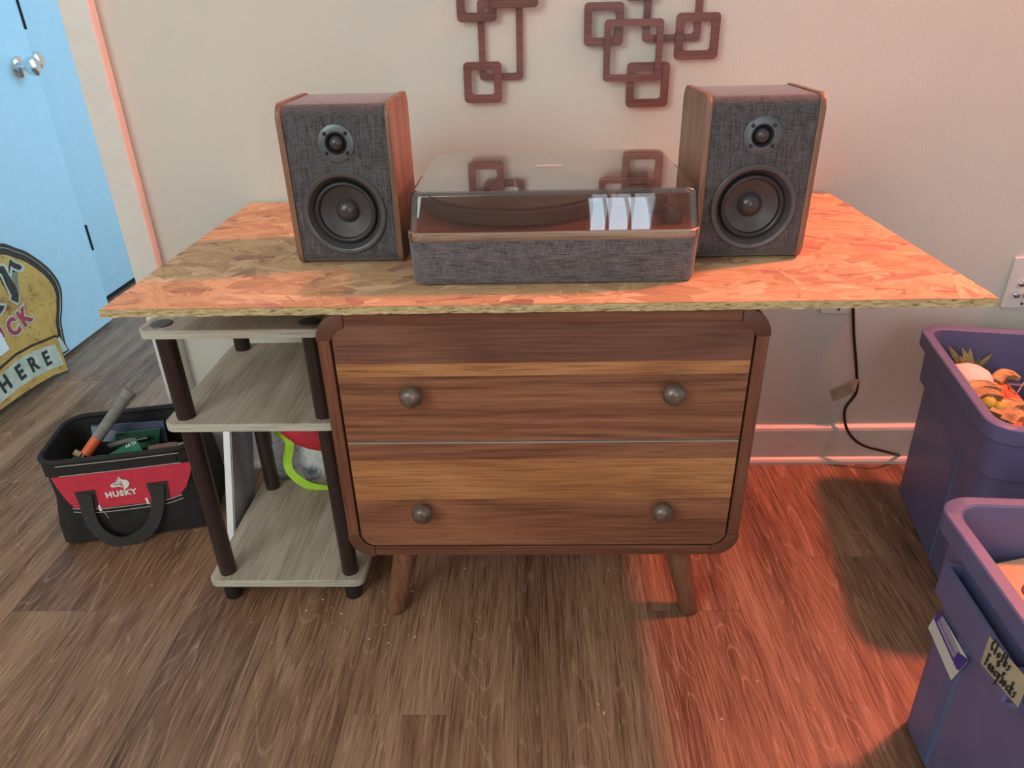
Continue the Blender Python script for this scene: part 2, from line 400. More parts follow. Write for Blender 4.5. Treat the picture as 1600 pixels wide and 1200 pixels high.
# ------------------------------------------------------------------ wall plates
def wall_plate(cx, cz, w, h, label, coax):
    th = thing('wall_plate', label, 'outlet', (cx, YW, cz))
    obj('cover', prism(rrect(w/2, h/2, .006, 3), -.006, 0, 'y', .002), M['trim'], th)
    for dz in (.048, -.048):
        obj('screw', lathe([(0, 0), (.0042, 0), (.0035, .0015), (0, .002)], 12, M=T(0, -.006, dz)@RX), M['chrome'], th, smooth=True)
    if coax:
        for dx, dz in ((-.016, .0), (.016, .0), (-.02, -.026), (.0, -.026), (.02, -.026)):
            obj('socket', lathe([(0, 0), (.0065, 0), (.0065, .006), (.004, .007), (.004, .011), (.0025, .011), (.0025, .004), (0, .004)], 14, M=T(dx, -.006, dz)@RX), M['chrome'], th, smooth=True)
    else:
        for dz in (.021, -.021): obj('receptacle', prism(rrect(.017, .014, .008, 4, 0, dz), -.0085, -.004, 'y', .0008), M['white'], th)
    return th
wall_plate(1.083, .468, .088, .118, 'painted wall plate with small round jacks near the end of the board', True)
wall_plate(.680, .460, .080, .118, 'white wall outlet plate half hidden under the board overhang', False)
# ------------------------------------------------------------------ wall art
def frame_piece(par, x0, x1, z0, z1, w, lay):
    cx, cz, hx, hz = (x0+x1)/2, (z0+z1)/2, (x1-x0)/2, (z1-z0)/2
    y1 = YW-.006-lay*.007
    return obj('square_frame', ringprism(rrect(hx, hz, .008, 4, 0, 0), rrect(hx-w, hz-w, .005, 4, 0, 0), -.007, 0), M['art'], par, loc=(cx, y1, cz))
def cluster(label, items):
    th = thing('wall_art', label, 'wall art', (0, 0, 0))
    for it in items:
        o = frame_piece(th, *it)
    return th
cluster('mahogany wall art of overlapping square frames, narrow tall one above the turntable',
        [(-.148, -.073, 1.008, 1.084, .0155, 1), (-.110, -.025, .905, 1.046, .0125, 0), (-.141, -.067, .865, .939, .0150, 1),
         (-.085, .005, 1.030, 1.150, .0125, 2), (-.165, -.060, 1.12, 1.23, .0125, 0)])
cluster('mahogany wall art of overlapping square frames, wide one beside the speaker standing nearest it',
        [(.091, .165, .962, 1.036, .0145, 1), (.129, .240, .899, 1.007, .0125, 2), (.176, .258, .851, .932, .0150, 1),
         (.264, .346, .935, 1.015, .0155, 1), (.203, .312, .966, 1.110, .0130, 0), (.165, .225, 1.037, 1.10, .0145, 1), (.25, .34, 1.08, 1.17, .0145, 2)])
# ------------------------------------------------------------------ board
bx0, bx1, by0, by1 = -.6096, .6096, 0.0, .6096
BT = .0108
board = thing('osb_board', 'large oriented strand board sheet lying across cabinet as a tabletop', 'board', (0, 0, ZB))
eb = bmesh.new()
rng = random.Random(3)
# slightly ragged sawn edge
pts = []
def edge(ax, ay, cx_, cy_, n):
    for i in range(n):
        f = i/n; pts.append((ax+(cx_-ax)*f+rng.uniform(-.0007, .0007), ay+(cy_-ay)*f+rng.uniform(-.0007, .0007)))
edge(bx0, by0, bx1, by0, 160); edge(bx1, by0, bx1, by1, 80); edge(bx1, by1, bx0, by1, 160); edge(bx0, by1, bx0, by0, 80)
rings = []
for z, j in ((-BT, .0012), (-BT*.66, .0006), (-BT*.33, .0008), (0, .0)):
    rings.append([(x+rng.uniform(-j, j), y+rng.uniform(-j, j), z+(rng.uniform(-.0005, .0005) if z == -BT else 0)) for x, y in pts])
obj('core', loft(rings), M['osb'], board)
fl_v, fl_f, fl_c, fl_u = [], [], [], []
pal = [((.62, .40, .225), 5), ((.57, .355, .19), 5), ((.68, .46, .275), 3), ((.52, .315, .17), 3), ((.49, .27, .165), 1.2), ((.38, .215, .135), .7), ((.44, .225, .16), .7)]
cols, wts = [p[0] for p in pal], [p[1] for p in pal]
NF = 3200
for i in range(NF):
    small = rng.random() < .22
    ln = rng.uniform(.02, .05) if small else rng.uniform(.06, .16)
    wd = rng.uniform(.003, .010) if small else rng.uniform(.011, .036)
    a = rng.gauss(0, .55) if rng.random() < .78 else rng.uniform(-1.57, 1.57)
    cx_, cy_ = rng.uniform(bx0, bx1), rng.uniform(by0, by1)
    ca, sa = math.cos(a), math.sin(a)
    sk = rng.uniform(-.3, .3)
    poly = [(-.5, -.5+rng.uniform(0, .3)), (-.25, -.5), (.25, -.5+rng.uniform(-.1, .1)), (.5+rng.uniform(-.08, .03), -.5+rng.uniform(0, .5)), (.5-rng.uniform(0, .12), .5-rng.uniform(0, .3)), (.1, .5), (-.3, .5-rng.uniform(0, .15)), (-.5+rng.uniform(0, .1), .3)]
    tz = rng.uniform(.0001, .0007); tx, ty = rng.uniform(-.0005, .0005), rng.uniform(-.0003, .0003)
    s0 = len(fl_v); u0, v0 = rng.uniform(0, 50), rng.uniform(0, 50)
    for (u, v_) in poly:
        lx, ly = (u+sk*v_*wd/ln)*ln, v_*wd
        X, Y = cx_+lx*ca-ly*sa, cy_+lx*sa+ly*ca
        X = min(max(X, bx0+.0004), bx1-.0004); Y = min(max(Y, by0+.0004), by1-.0004)
        fl_v.append((X, Y, min(.0012, max(.0, tz+u*tx+v_*ty)))); fl_u.append((u0+lx, v0+ly))
    fl_f.append(tuple(range(s0, s0+8)))
    cc = rng.choices(cols, wts)[0]; k = rng.uniform(.86, 1.1); fl_c += [tuple(x*k for x in cc)]*8
me = bpy.data.meshes.new('strands'); me.from_pydata(fl_v, [], fl_f)
ca_ = me.color_attributes.new('strand', 'FLOAT_COLOR', 'POINT')
ca_.data.foreach_set('color', [x for c in fl_c for x in (*c, 1)])
ul = me.uv_layers.new(name='UVMap')
ul.data.foreach_set('uv', [x for l in me.loops for x in fl_u[l.vertex_index]])
tag(obj('strands', me, M['strand'], board), kind='stuff')
ZT = ZB+.0008
# ------------------------------------------------------------------ cabinet
cab = thing('drawer_cabinet', 'walnut two-drawer cabinet with rounded corners and tapered splayed legs', 'cabinet', (0, 0, 0))
CX, CZ0, CZ1, CY0, CY1, CR, CT = .318, .228, ZB-BT-.0008, .006, .42, .042, .019
def arc(cx, cz, r, a0, a1, n=8): return [(cx+r*math.cos(math.radians(a0+(a1-a0)*i/n)), cz+r*math.sin(math.radians(a0+(a1-a0)*i/n))) for i in range(n+1)]
for sx, sz, a0 in ((1, 1, 0), (-1, 1, 90), (-1, -1, 180), (1, -1, 270)):
    cx_, cz_ = sx*(CX-CR), (CZ1-CR) if sz > 0 else (CZ0+CR)
    o_ = arc(cx_, cz_, CR, a0, a0+90); i_ = arc(cx_, cz_, CR-CT-.002, a0+90, a0)
    obj('corner_block', prism(o_+i_, CY0, CY1, 'y', .0012), M['corner'], cab, smooth=True)
e = .0012
for sx in (1, -1):
    xs = sorted((sx*(CX-e), sx*(CX-CT))); obj('side_panel', box(xs[0], xs[1], CY0+e, CY1, CZ0+CR+.0004, CZ1-CR-.0004, .0012), M['walnut_z'], cab)
obj('top_panel', box(-CX+CR+.0004, CX-CR-.0004, CY0+e, CY1, CZ1-CT, CZ1-e, .0012), M['walnut_f'], cab)
obj('bottom_panel', box(-CX+CR+.0004, CX-CR-.0004, CY0+e, CY1, CZ0+e, CZ0+CT, .0012), M['walnut_f'], cab)
obj('interior', box(-CX+CT, CX-CT, CY0+.028, CY1-.01, CZ0+CT, CZ1-CT), M['dark'], cab)
DX, g_ = CX-CT-.0035, .0035
DZ0, DZ1, DM = CZ0+CT+g_, CZ1-CT-g_+.004, .4495
RC = .022
def drawer(zs, mats, rt, rb, kz):
    dw = obj('drawer', box(-DX+.012, DX-.012, CY0+.012, CY0+.03, zs[0]+.004, zs[-1]-.004), M['dark'], cab)
    for i, (a, c_) in enumerate(zip(zs, zs[1:])):
        r0 = RC if (i == 0 and rb) else 0; r1 = RC if (i == len(zs)-2 and rt) else 0
        P = []
        P += arc(DX-r0, a+r0, r0, -90, 0) if r0 else [(DX, a)]
        P = ([(-DX, a)] if not r0 else arc(-DX+r0, a+r0, r0, 180, 270)) + P
        P += arc(DX-r1, c_-r1, r1, 0, 90) if r1 else [(DX, c_)]
        P += arc(-DX+r1, c_-r1, r1, 90, 180) if r1 else [(-DX, c_)]
        zc = (a+c_)/2; P = [(x, z-zc) for x, z in P]
        obj('board', prism(P, -.008, .008, 'y'), M[mats[i]], dw, loc=(0, CY0+.008+.0022, zc))
    for kx in (-.1885, .1885):
        kpf = [(r_, max(0, h_-.010)) for r_, h_ in [(0, 0), (.0075, 0), (.0075, .004), (.0062, .008), (.0075, .012), (.0125, .017), (.0158, .023), (.0165, .028), (.0152, .034), (.011, .0385), (.005, .0405), (0, .0408)]]
        k = obj('knob', lathe(kpf, 28, M=T(kx, CY0+.0022, kz)@RX), M['knob'], dw, smooth=True)
    return dw
drawer([DM+.0022, .531, .5625, .583, DZ1], ['walnut', 'walnut', 'sapwood', 'walnut_dark'], True, False, .5380)
lower = drawer([DZ0, .343, .389, .418, DM-.0022], ['walnut', 'sapwood', 'sapwood', 'walnut'], False, True, .3275)
obj('edge_strip', box(-DX, DX, CY0+.0032, CY0+.012, DM-.0022, DM-.0012), M['pale_edge'], lower)
sf = bmesh.new()
for p0, p1 in (((800, 832), (806, 806)), ((798, 829), (803, 818))):
    a, c_ = pix(*p0, 1, CY0+.0020), pix(*p1, 1, CY0+.0020); tube([a, (a+c_)/2+Vector((.0006, 0, 0)), c_], .0004, 5, sf)
obj('scuff', sf, M['sapwood'], lower)
for sx, sy, bx_, by_ in ((-1, 1, -.283, .112), (1, 1, .283, .112), (-1, -1, -.283, .345), (1, -1, .283, .345)):
    tx_, ty_ = sx*.232, (.150 if sy > 0 else .31)
    top = Vector((tx_, ty_, CZ0+e)); bot = Vector((bx_, by_, .0)); d = (top-bot)
    rings = []
    for f, r in ((0, .0145), (.012, .0172), (.03, .0182), (.5, .0228), (1, .0270)):
        p = bot+d*f; rings.append([(p.x+r*math.cos(2*math.pi*i/24), p.y+r*math.sin(2*math.pi*i/24), p.z) for i in range(24)])
    obj('leg', loft(rings), M['leg'], cab, smooth=True)
# ------------------------------------------------------------------ tube shelf
SX0, SX1, SY0, SY1 = -.645, -.343, .127, .462
sh = thing('tube_shelf', 'small three-tier grey oak shelf on dark tube posts beside cabinet', 'shelf', (0, 0, 0))
tiers = ((.0455, .0615), (.3985, .4140), (.5725, .5880))
for z0, z1 in tiers:
    s = obj('shelf_board', loft([[(x, y, z) for x, y in rrect((SX1-SX0)/2-i, (SY1-SY0)/2-i, .018, 5)] for z, i in ((z0, .0012), (z0+.0012, 0), (z1-.0012, 0), (z1, .0012))]), M['oak'], sh, loc=((SX0+SX1)/2, (SY0+SY1)/2, 0), smooth=True)
    obj('edge_band', ringprism(rrect((SX1-SX0)/2+.0006, (SY1-SY0)/2+.0006, .0186, 5), rrect((SX1-SX0)/2-.0004, (SY1-SY0)/2-.0004, .0178, 5), z0+.001, z1-.001, 'z'), M['oak_edge'], s)
PX = (SX0+.030, SX1-.030); PY = (SY0+.028, SY1-.028); pr = .0157
for px_ in PX:
    for py_ in PY:
        for za, zb in ((tiers[0][1], tiers[1][0]), (tiers[1][1], tiers[2][0])):
            h = zb-za
            obj('post', lathe([(0, 0), (pr, 0), (pr, h), (0, h)], 24), M['post'], sh, loc=(px_, py_, za), smooth=True)
        obj('foot', lathe([(0, 0), (.0150, 0), (.0165, .003), (.0172, tiers[0][0]), (0, tiers[0][0])], 24), M['foot'], sh, loc=(px_, py_, 0), smooth=True)
        obj('post_cap', lathe([(0, .0035), (.010, .0032), (.0165, .002), (.0178, 0), (0, 0)], 24), M['cap'], sh, loc=(px_, py_, tiers[2][1]), smooth=True)
# ------------------------------------------------------------------ speakers
def speaker(cx, y0, label):
    w, h, d = .168, .2405, .170
    th = thing('bookshelf_speaker', label, 'speaker', (cx, y0, ZT), 0, 'pair of bookshelf speakers')
    sp, r = .0085, .019
    prof_o = rrect(d/2, h/2, r, 6, d/2, h/2)
    prof_i = rrect(d/2-.0022, h/2-.0022, r-.002, 6, d/2, h/2)
    for s in (-1, 1):
        a, c_ = (-w/2, -w/2+sp) if s < 0 else (w/2-sp, w/2)
        obj('side_panel', prism(prof_o, a, c_, 'x', .0022), M['side'], th, smooth=True)
    cab_ = obj('cloth_wrap', prism(prof_i, -w/2+sp, w/2-sp, 'x'), M['cloth_v'], th, smooth=True)
    fy = .0022
    cut(cab_, lathe([(0, -.026), (.0560, -.026), (.0560, .02), (0, .02)], 48, M=T(0, fy, .0815)@RX))
    cut(cab_, lathe([(0, -.010), (.0190, -.010), (.0190, .02), (0, .02)], 32, M=T(0, fy, .1850)@RX))
    wz, tz = .0815, .1850
    # woofer
    tr = obj('trim_ring', lathe([(.0635, 0), (.0635, .0028), (.0620, .0040), (.0578, .0040), (.0560, .0030), (.0545, -.001), (.0480, -.0085), (.0475, -.012), (.0635, -.012), (.0635, 0)], 64, M=T(0, fy, wz)@RX), M['ring'], th, smooth=True)
    obj('surround', lathe([(.0482, -.0090), (.0478, -.004), (.0460, -.0015), (.0435, -.0010), (.0410, -.0025), (.0395, -.007), (.0395, -.012), (.0482, -.012), (.0482, -.0090)], 64, M=T(0, fy, wz)@RX), M['rubber'], th, smooth=True)
    cn = obj('cone', lathe([(.0402, -.0065), (.038, -.0075), (.030, -.0125), (.022, -.0165), (.0165, -.0185), (.0165, -.022), (.0402, -.022), (.0402, -.0065)], 64, M=T(0, fy, wz)@RX), M['cone'], th, smooth=True)
    obj('dust_cap', lathe([(.0182, -.020), (.0182, -.0172), (.0165, -.0135), (.0125, -.0090), (.0065, -.0062), (0, -.0054)], 40, M=T(0, fy, wz)@RX), M['dome'], th, smooth=True)
    obj('badge', box(-.004, .004, fy-.0045, fy-.002, wz-.0612, wz-.0570), M['ring'], th)
    # tweeter
    tp = obj('tweeter_plate', lathe([(.0155, 0.001), (.0165, .0022), (.0255, .0022), (.0268, .0014), (.0268, -.004), (.0155, -.004), (.0155, .001)], 56, M=T(0, fy, tz)@RX), M['plate'], th, smooth=True)
    for a in (42, 138, 222, 318):
        ra = math.radians(a)
        obj('screw', lathe([(0, .0042), (.0016, .0040), (.0028, .0028), (.0030, .0014), (0, .0014)], 14, M=T(.0208*math.cos(ra), fy, tz+.0208*math.sin(ra))@RX), M['steel'], tp, smooth=True)
    obj('tweeter_ring', lathe([(.0158, .0022), (.0150, .0030), (.0135, .0012), (.0112, -.0035), (.0108, -.006), (.0158, -.006), (.0158, .0022)], 40, M=T(0, fy, tz)@RX), M['rubber'], th, smooth=True)
    obj('tweeter_dome', lathe([(.0112, -.005), (.0108, -.001), (.0092, .0028), (.0062, .0054), (.003, .0065), (0, .0068)], 32, M=T(0, fy, tz)@RX), M['dome'], th, smooth=True)
    return th
speaker(-.2985, .181, 'bookshelf speaker in charcoal cloth whose left flank faces the doorway casing')
speaker(.3215, .176, 'bookshelf speaker in charcoal cloth standing on the board toward the storage totes')
# ------------------------------------------------------------------ turntable
TX, TY0, TW, TD = .018, .075, .412, .322
tt = thing('turntable', 'record player in grey cloth plinth with smoked dust cover between the speakers', 'turntable', (TX, TY0, ZT))
fh = .0018
for fx in (-.17, .17):
    for fy in (.035, TD-.035): obj('foot', lathe([(0, 0), (.017, 0), (.019, fh), (0, fh)], 20, M=T(fx, fy, 0)), M['foot'], tt, smooth=True)
cyc = TD/2
def ring3(hx, hy, r, z, n=6): return [(x, y+cyc, z) for x, y in rrect(hx, hy, r, n)]
zb0, zb1, zb2 = fh, .0655, .0785
obj('plinth', loft([ring3(TW/2-.0045, TD/2-.0045, .018, zb0), ring3(TW/2-.0025, TD/2-.0025, .018, zb0+.003), ring3(TW/2, TD/2, .02, zb1)]), M['cloth_h'], tt, smooth=True)
obj('wood_band', loft([ring3(TW/2-.001, TD/2-.001, .02, zb1), ring3(TW/2+.0005, TD/2+.0005, .02, zb1+.002), ring3(TW/2+.0005, TD/2+.0005, .02, zb2-.002), ring3(TW/2-.001, TD/2-.001, .02, zb2)], False, False), M['band'], tt, smooth=True)
obj('deck', box(-TW/2+.004, TW/2-.004, .004, TD-.004, zb1, zb2-.0015), M['deck'], tt)
lz0, lz1 = zb2+.0002, .1335
# dust cover: open-bottom shell with a little draft
rO = [ring3(TW/2-.0015, TD/2-.0015, .018, lz0), ring3(TW/2-.0065, TD/2-.0065, .018, lz1-.006), ring3(TW/2-.0085, TD/2-.0085, .018, lz1-.002), ring3(TW/2-.0125, TD/2-.0125, .016, lz1)]
rI = [ring3(TW/2-.0155, TD/2-.0155, .014, lz1-.003), ring3(TW/2-.0105, TD/2-.0105, .015, lz1-.007), ring3(TW/2-.0050, TD/2-.0050, .015, lz0)]
b_ = loft(rO, False, True); 
b2 = loft(rI[::-1], False, True); join(b_, b2)
lid = obj('dust_cover', b_, M['acrylic'], tt, smooth=True)
bd = obj('badge', prism(rrect(.021, .0065, .002, 3, -.002, .178), lz1+.0001, lz1+.0010, 'z'), M['pale_edge'], lid)
px_c, py_c = -.055, .165
obj('platter', lathe([(0, 0), (.138, 0), (.146, .004), (.146, .022), (.143, .024), (0, .024)], 72, M=T(px_c, py_c, zb2)), M['platter'], tt, smooth=True)
obj('slip_mat', lathe([(0, .0245), (.141, .0245), (.141, .0275), (0, .0275)], 72, M=T(px_c, py_c, zb2)), M['record'], tt, smooth=True)
obj('spindle', lathe([(0, .024), (.0036, .024), (.0036, .036), (.002, .039), (0, .039)], 14, M=T(px_c, py_c, zb2)), M['chrome'], tt, smooth=True)
ta = obj('tonearm', tube([(.150, .255, zb2+.032), (.146, .20, zb2+.033), (.130, .12, zb2+.033), (.110, .085, zb2+.031)], .0042, 12), M['platter'], tt, smooth=True)
obj('headshell', box(.095, .113, .055, .088, zb2+.024, zb2+.033, .002), M['platter'], ta)
obj('arm_base', lathe([(0, 0), (.026, 0), (.026, .012), (.018, .014), (.016, .036), (0, .037)], 28, M=T(.150, .255, zb2)), M['platter'], tt, smooth=True)
for kx, ky in ((.172, .045), (.160, .105)):
    obj('control_knob', lathe([(0, 0), (.0150, 0), (.0150, .020), (.0140, .0225), (0, .0225)], 28, M=T(kx, ky, zb2)), M['platter'], tt, smooth=True)
# ------------------------------------------------------------------ storage totes
BI, SI = .034, .027                          # wall inset at the floor and below the step
def tote(loc, rotz, lx, ly, h, label, flange=False, ribs=(0,)):
    th = thing('storage_tote', label, 'storage bin', loc, rotz, 'slate storage totes')
    def rg(z, ins, r=.05): return [(x, y, z) for x, y in rrect(lx/2-ins, ly/2-ins, r, 8)]
    st = h*.72
    prof = [(0, BI+.006, .030), (.006, BI, .035), (st, SI, .040), (st+.004, .016, .042), (h-.034, .013, .044), (h-.032, .003, .046), (h-.030, .001, .046), (h-.002, .0, .046), (h, .002, .046), (h, .017, .038), (h-.003, .020, .036),
            (h-.03, .022, .036), (st, .025, .036), (st-.004, .031, .034), (.012, BI+.004, .030)]
    obj('tub', loft([rg(*p) for p in prof]), M['tote'], th, smooth=True)
    def side(z): return -(lx/2-BI+(BI-SI)*(z-.006)/(st-.006))
    for yy in ribs:
        rb = []
        for z, w2 in ((.012, .012), (st*.5, .015), (st*.99, .019)):
            x = side(z); rb.append([(x+.004, yy+w2, z), (x-.003, yy+w2*.6, z), (x-.003, yy-w2*.6, z), (x+.004, yy-w2, z)])
        obj('rib', loft(rb), M['tote_rib'], th)
    obj('grip_pocket', loft([[(x, y, z) for x, y in rrect(.085+k, .022+k, .012, 4, .03, ly/2-.044)] for z, k in ((h-.20, .010), (h-.062, 0), (h-.055, -.006))]), M['tote'], th, smooth=True)
    if flange:
        xo = -lx/2-FO; y1, y0 = ly/2-.085, ly/2-.262; fl = bmesh.new()
        prism([(xo, h-.048), (xo+.006, h-.048), (xo+.006, h-.092), (-lx/2+SI+.002, h-.104), (-lx/2+SI+.002, h-.125), (xo, h-.098)], y0, y1, 'y', .001, fl)
        for ya, yb in ((y0, y0+.006), (y1-.006, y1)): box(xo+.002, -lx/2+.015, ya, yb, h-.10, h-.046, .0012, 2, fl)
        obj('grip_flange', fl, M['tote'], th)
    return th
FO = .009
T1h = .402; T1 = tote((1.0775, .273, 0), math.radians(-11), .60, .445, T1h, 'slate storage tote by the baseboard filled with autumn decorations', ribs=(-.075,))
T2h = .412; T2 = tote((.834, -.287, 0), math.radians(-3.8), .60, .375, T2h, 'slate storage tote with handwritten tape label and a grip flange', True, (.065, -.12))
def wl(th, p): return Matrix.Translation(th.location)@Matrix.Rotation(th.rotation_euler.z, 4, 'Z')@Vector(p)
# stickers on the nearer tote
def side_quad(name, pxs, mat, xoff, par, lab=None, flat=False):
    """a thin sheet on the end wall of the second tote; corners given by photo pixels, depth by the wall they lie on"""
    R2 = Matrix.Rotation(T2.rotation_euler.z, 3, 'Z'); st = T2h*.72
    out = []
    a = 0 if flat else math.atan2(BI-SI, st-.006)
    n = R2@Vector((-math.cos(a), 0, -math.sin(a))); P0 = wl(T2, (-.30-FO if flat else -.30+BI, 0, .006))
    P0 = P0+n*(.0006+xoff)
    inv = (Matrix.Translation(T2.location)@Matrix.Rotation(T2.rotation_euler.z, 4, 'Z')).inverted()
    b = bmesh.new(); A = [inv@pixplane(x, y, P0, n) for x, y in pxs]; nl = Vector((-math.cos(a), 0, -math.sin(a)))
    fr_ = [b.verts.new(p) for p in A]; bk = [b.verts.new(p-nl*.0005) for p in A]; k = len(A)
    b.faces.new(fr_); b.faces.new(bk[::-1])
    for i in range(k): b.faces.new((fr_[i], bk[i], bk[(i+1) % k], fr_[(i+1) % k]))
    if k > 4: bmesh.ops.triangulate(b, faces=[f for f in b.faces if len(f.verts) > 4])
    o = obj(name, b, mat, par)
    if lab: o['label'] = lab
    return o, A, nl
M['paper'] = plain('sticker_white', (.62, .62, .58), .6, var=.03)
M['blue'] = plain('sticker_blue', (.040, .035, .26), .45, var=.1)
M['lilac'] = plain('sticker_lilac', (.40, .36, .52), .5, var=.05)
M['tape'] = plain('masking_tape', (.42, .36, .24), .7, var=.08)
s1, A1, n1 = side_quad('sticker', [(1450, 980), (1467, 953), (1513, 1032), (1486, 1063)], M['paper'], .004, T2, 'white and blue product sticker')
side_quad('sticker_band', [(1459, 967), (1467, 952), (1499, 1021), (1513, 1031), (1498, 1048), (1494, 1045)], M['blue'], .0048, s1)
for i in range(4):
    f = i*.17
    side_quad('sticker_print', [(1463+f*9+1, 972-f*12), (1466+f*9+1, 969-f*12), (1493+f*9, 1024-f*12), (1490+f*9, 1028-f*12)][:4], M['lilac'], .0056, s1)
tp_, A2, n2 = side_quad('tape_label', [(1546, 994), (1600, 1055), (1602, 1076), (1590, 1105), (1532, 1036)], M['tape'], .0004, T2, 'beige tape label with handwriting', True)
# handwriting: stroke letters set between four photo points of the label
ST = {'C': [[(.9, .8), (.5, 1), (.1, .6), (.1, .3), (.5, 0), (.9, .2)]], 'l': [[(.4, 1), (.4, .1), (.6, 0)]], 'o': [[(.5, .5), (.1, .3), (.4, 0), (.8, .2), (.5, .5)]],
      't': [[(.5, .9), (.45, .05)], [(.1, .6), (.9, .6)]], 'h': [[(.2, 1), (.2, 0)], [(.2, .4), (.6, .5), (.7, 0)]], 's': [[(.8, .5), (.3, .45), (.6, .25), (.2, 0)]], '+': [[(.5, .9), (.5, .1)], [(.1, .5), (.9, .5)], [(.2, .8), (.8, .2)]],
      'F': [[(.2, 0), (.2, 1), (.9, .95)], [(.2, .5), (.7, .5)]], 'a': [[(.7, .5), (.2, .3), (.4, 0), (.7, .4), (.8, 0)]], 'n': [[(.1, 0), (.2, .5)], [(.2, .4), (.6, .5), (.8, 0)]], 'c': [[(.8, .45), (.2, .3), (.5, 0), (.8, .1)]],
      'y': [[(.1, .5), (.4, .1)], [(.8, .5), (.2, -.5)]], 'S': [[(.9, .9), (.3, .9), (.3, .6), (.8, .4), (.6, 0), (.1, .1)]], 'k': [[(.2, 1), (.2, 0)], [(.8, .6), (.25, .3), (.8, 0)]]}
def write(word, O, U, V, par, nl):
    b = bmesh.new(); n = len(word)
    for i, ch in enumerate(word):
        for stv in ST[ch]:
            P = [O+U*((i+.12+.76*x)/n)+V*y+nl*.0012 for x, y in stv]
            tube(P, .0011, 5, bm=b, k=0)
    return obj('handwriting', b, M['blackink'], par)
def sidept(x, y):
    R2 = Matrix.Rotation(T2.rotation_euler.z, 3, 'Z'); 
    n = R2@Vector((-1, 0, 0)); P0 = wl(T2, (-.30-FO, 0, .006))+n*.0012
    return (Matrix.Translation(T2.location)@Matrix.Rotation(T2.rotation_euler.z, 4, 'Z')).inverted()@pixplane(x, y, P0, n)
for wd_, o_, u_, v_ in (('Cloths', (1548, 1013), (1578, 1052), (1555, 997)), ('+', (1556, 1039), (1562, 1046), (1561, 1028)), ('FancySocks', (1539, 1037), (1586, 1094), (1546, 1020))):
    O = sidept(*o_); write(wd_, O, sidept(*u_)-O, sidept(*v_)-O, tp_, n2)
# ------------------------------------------------------------------ contents of totes
M['foam'] = plain('white_foam', (.70, .66, .56), .85, var=.04, vs=120, bs=.3, bscale=400)
M['peach'] = plain('peach_foam', (.62, .42, .32), .8)
M['spike'] = plain('olive_leaf', (.20, .20, .09), .55, var=.3, vs=25)
M['husk'] = plain('tan_husk', (.42, .26, .10), .6, var=.35, vs=40, bs=.5, bscale=90, bdist=.002)
M['orange'] = plain('orange_cloth', (.55, .13, .045), .8, var=.1)
M['lemon'] = plain('yellow_wax', (.55, .42, .05), .35, var=.15)
M['card'] = plain('tan_card', (.62, .40, .22), .6, var=.03)
M['navy'] = plain('navy_cloth', (.05, .07, .12), .8)
# stuffing in the lower part of the totes
def fill(th, z, name, label, cat, mat, ly=.33, lx=.47):
    rg = random.Random(5); R_ = []
    b = bmesh.new(); nx, ny = 14, 10; V = {}
    for i in range(nx+1):
        for j in range(ny+1):
            V[i, j] = b.verts.new((-lx/2+lx*i/nx, -ly/2+ly*j/ny, z+(rg.uniform(-.02, .02) if 0 < i < nx and 0 < j < ny else -.03)))
    for i in range(nx):
        for j in range(ny): b.faces.new((V[i, j], V[i+1, j], V[i+1, j+1], V[i, j+1]))
    r = bmesh.ops.extrude_face_region(b, geom=b.faces[:])
    for v in r['geom']:
        if isinstance(v, bmesh.types.BMVert): v.co.z = .0125
    o = obj(name, b, mat, smooth=True); o.location = th.location; o.rotation_euler = th.rotation_euler; return tag(o, label, cat)
fill(T1, .268, 'cloth_bundle', 'dark cloth bundle packed beneath the autumn decorations in the tote', 'cloth', M['navy'], .36, .50)
fill(T2, .27, 'cloth_bundle', 'dark cloth bundle beneath the tan box in the labelled tote', 'cloth', M['navy'], .29, .50)
# spiky plant
P = pix(1524, 576, 2, .325); plant = thing('spiky_plant', 'artificial succulent with pointed green leaves poking up in the decoration tote', 'plant', P)
for (tx_, ty_) in ((1482, 540), (1500, 556), (1503, 542), (1516, 543), (1517, 556), (1531, 560), (1553, 551), (1552, 575), (1492, 560)):
    tip = pix(tx_, ty_, 1, P.y+random.uniform(-.02, .03))-P; base = Vector((random.uniform(-.012, .012), random.uniform(-.01, .01), -.02))
    d = tip-base; sd = d.cross(Vector((0, 1, 0))).normalized(); nn = sd.cross(d).normalized()
    rr = []
    for f, w in ((0, .006), (.4, .0085), (.75, .005), (1, .0006)):
        p = base+d*f; rr.append([p+sd*w, p+nn*w*.3, p-sd*w, p-nn*w*.25])
    obj('leaf', loft(rr), M['spike'], plant)
# white foam pumpkin cap
P = pix(1514, 588, 2, .335)
fo = thing('foam_cheese', 'cream foam half-round with peach rim lying among autumn decorations', 'decoration', P)
obj('cap', lathe([(0, .024), (.020, .021), (.036, .012), (.044, .000), (.047, -.010), (.0, -.010)], 32), M['foam'], fo, smooth=True)
obj('rim', lathe([(0, -.010), (.047, -.010), (.0465, -.022), (.043, -.032), (0, -.032)], 32), M['peach'], fo, smooth=True)
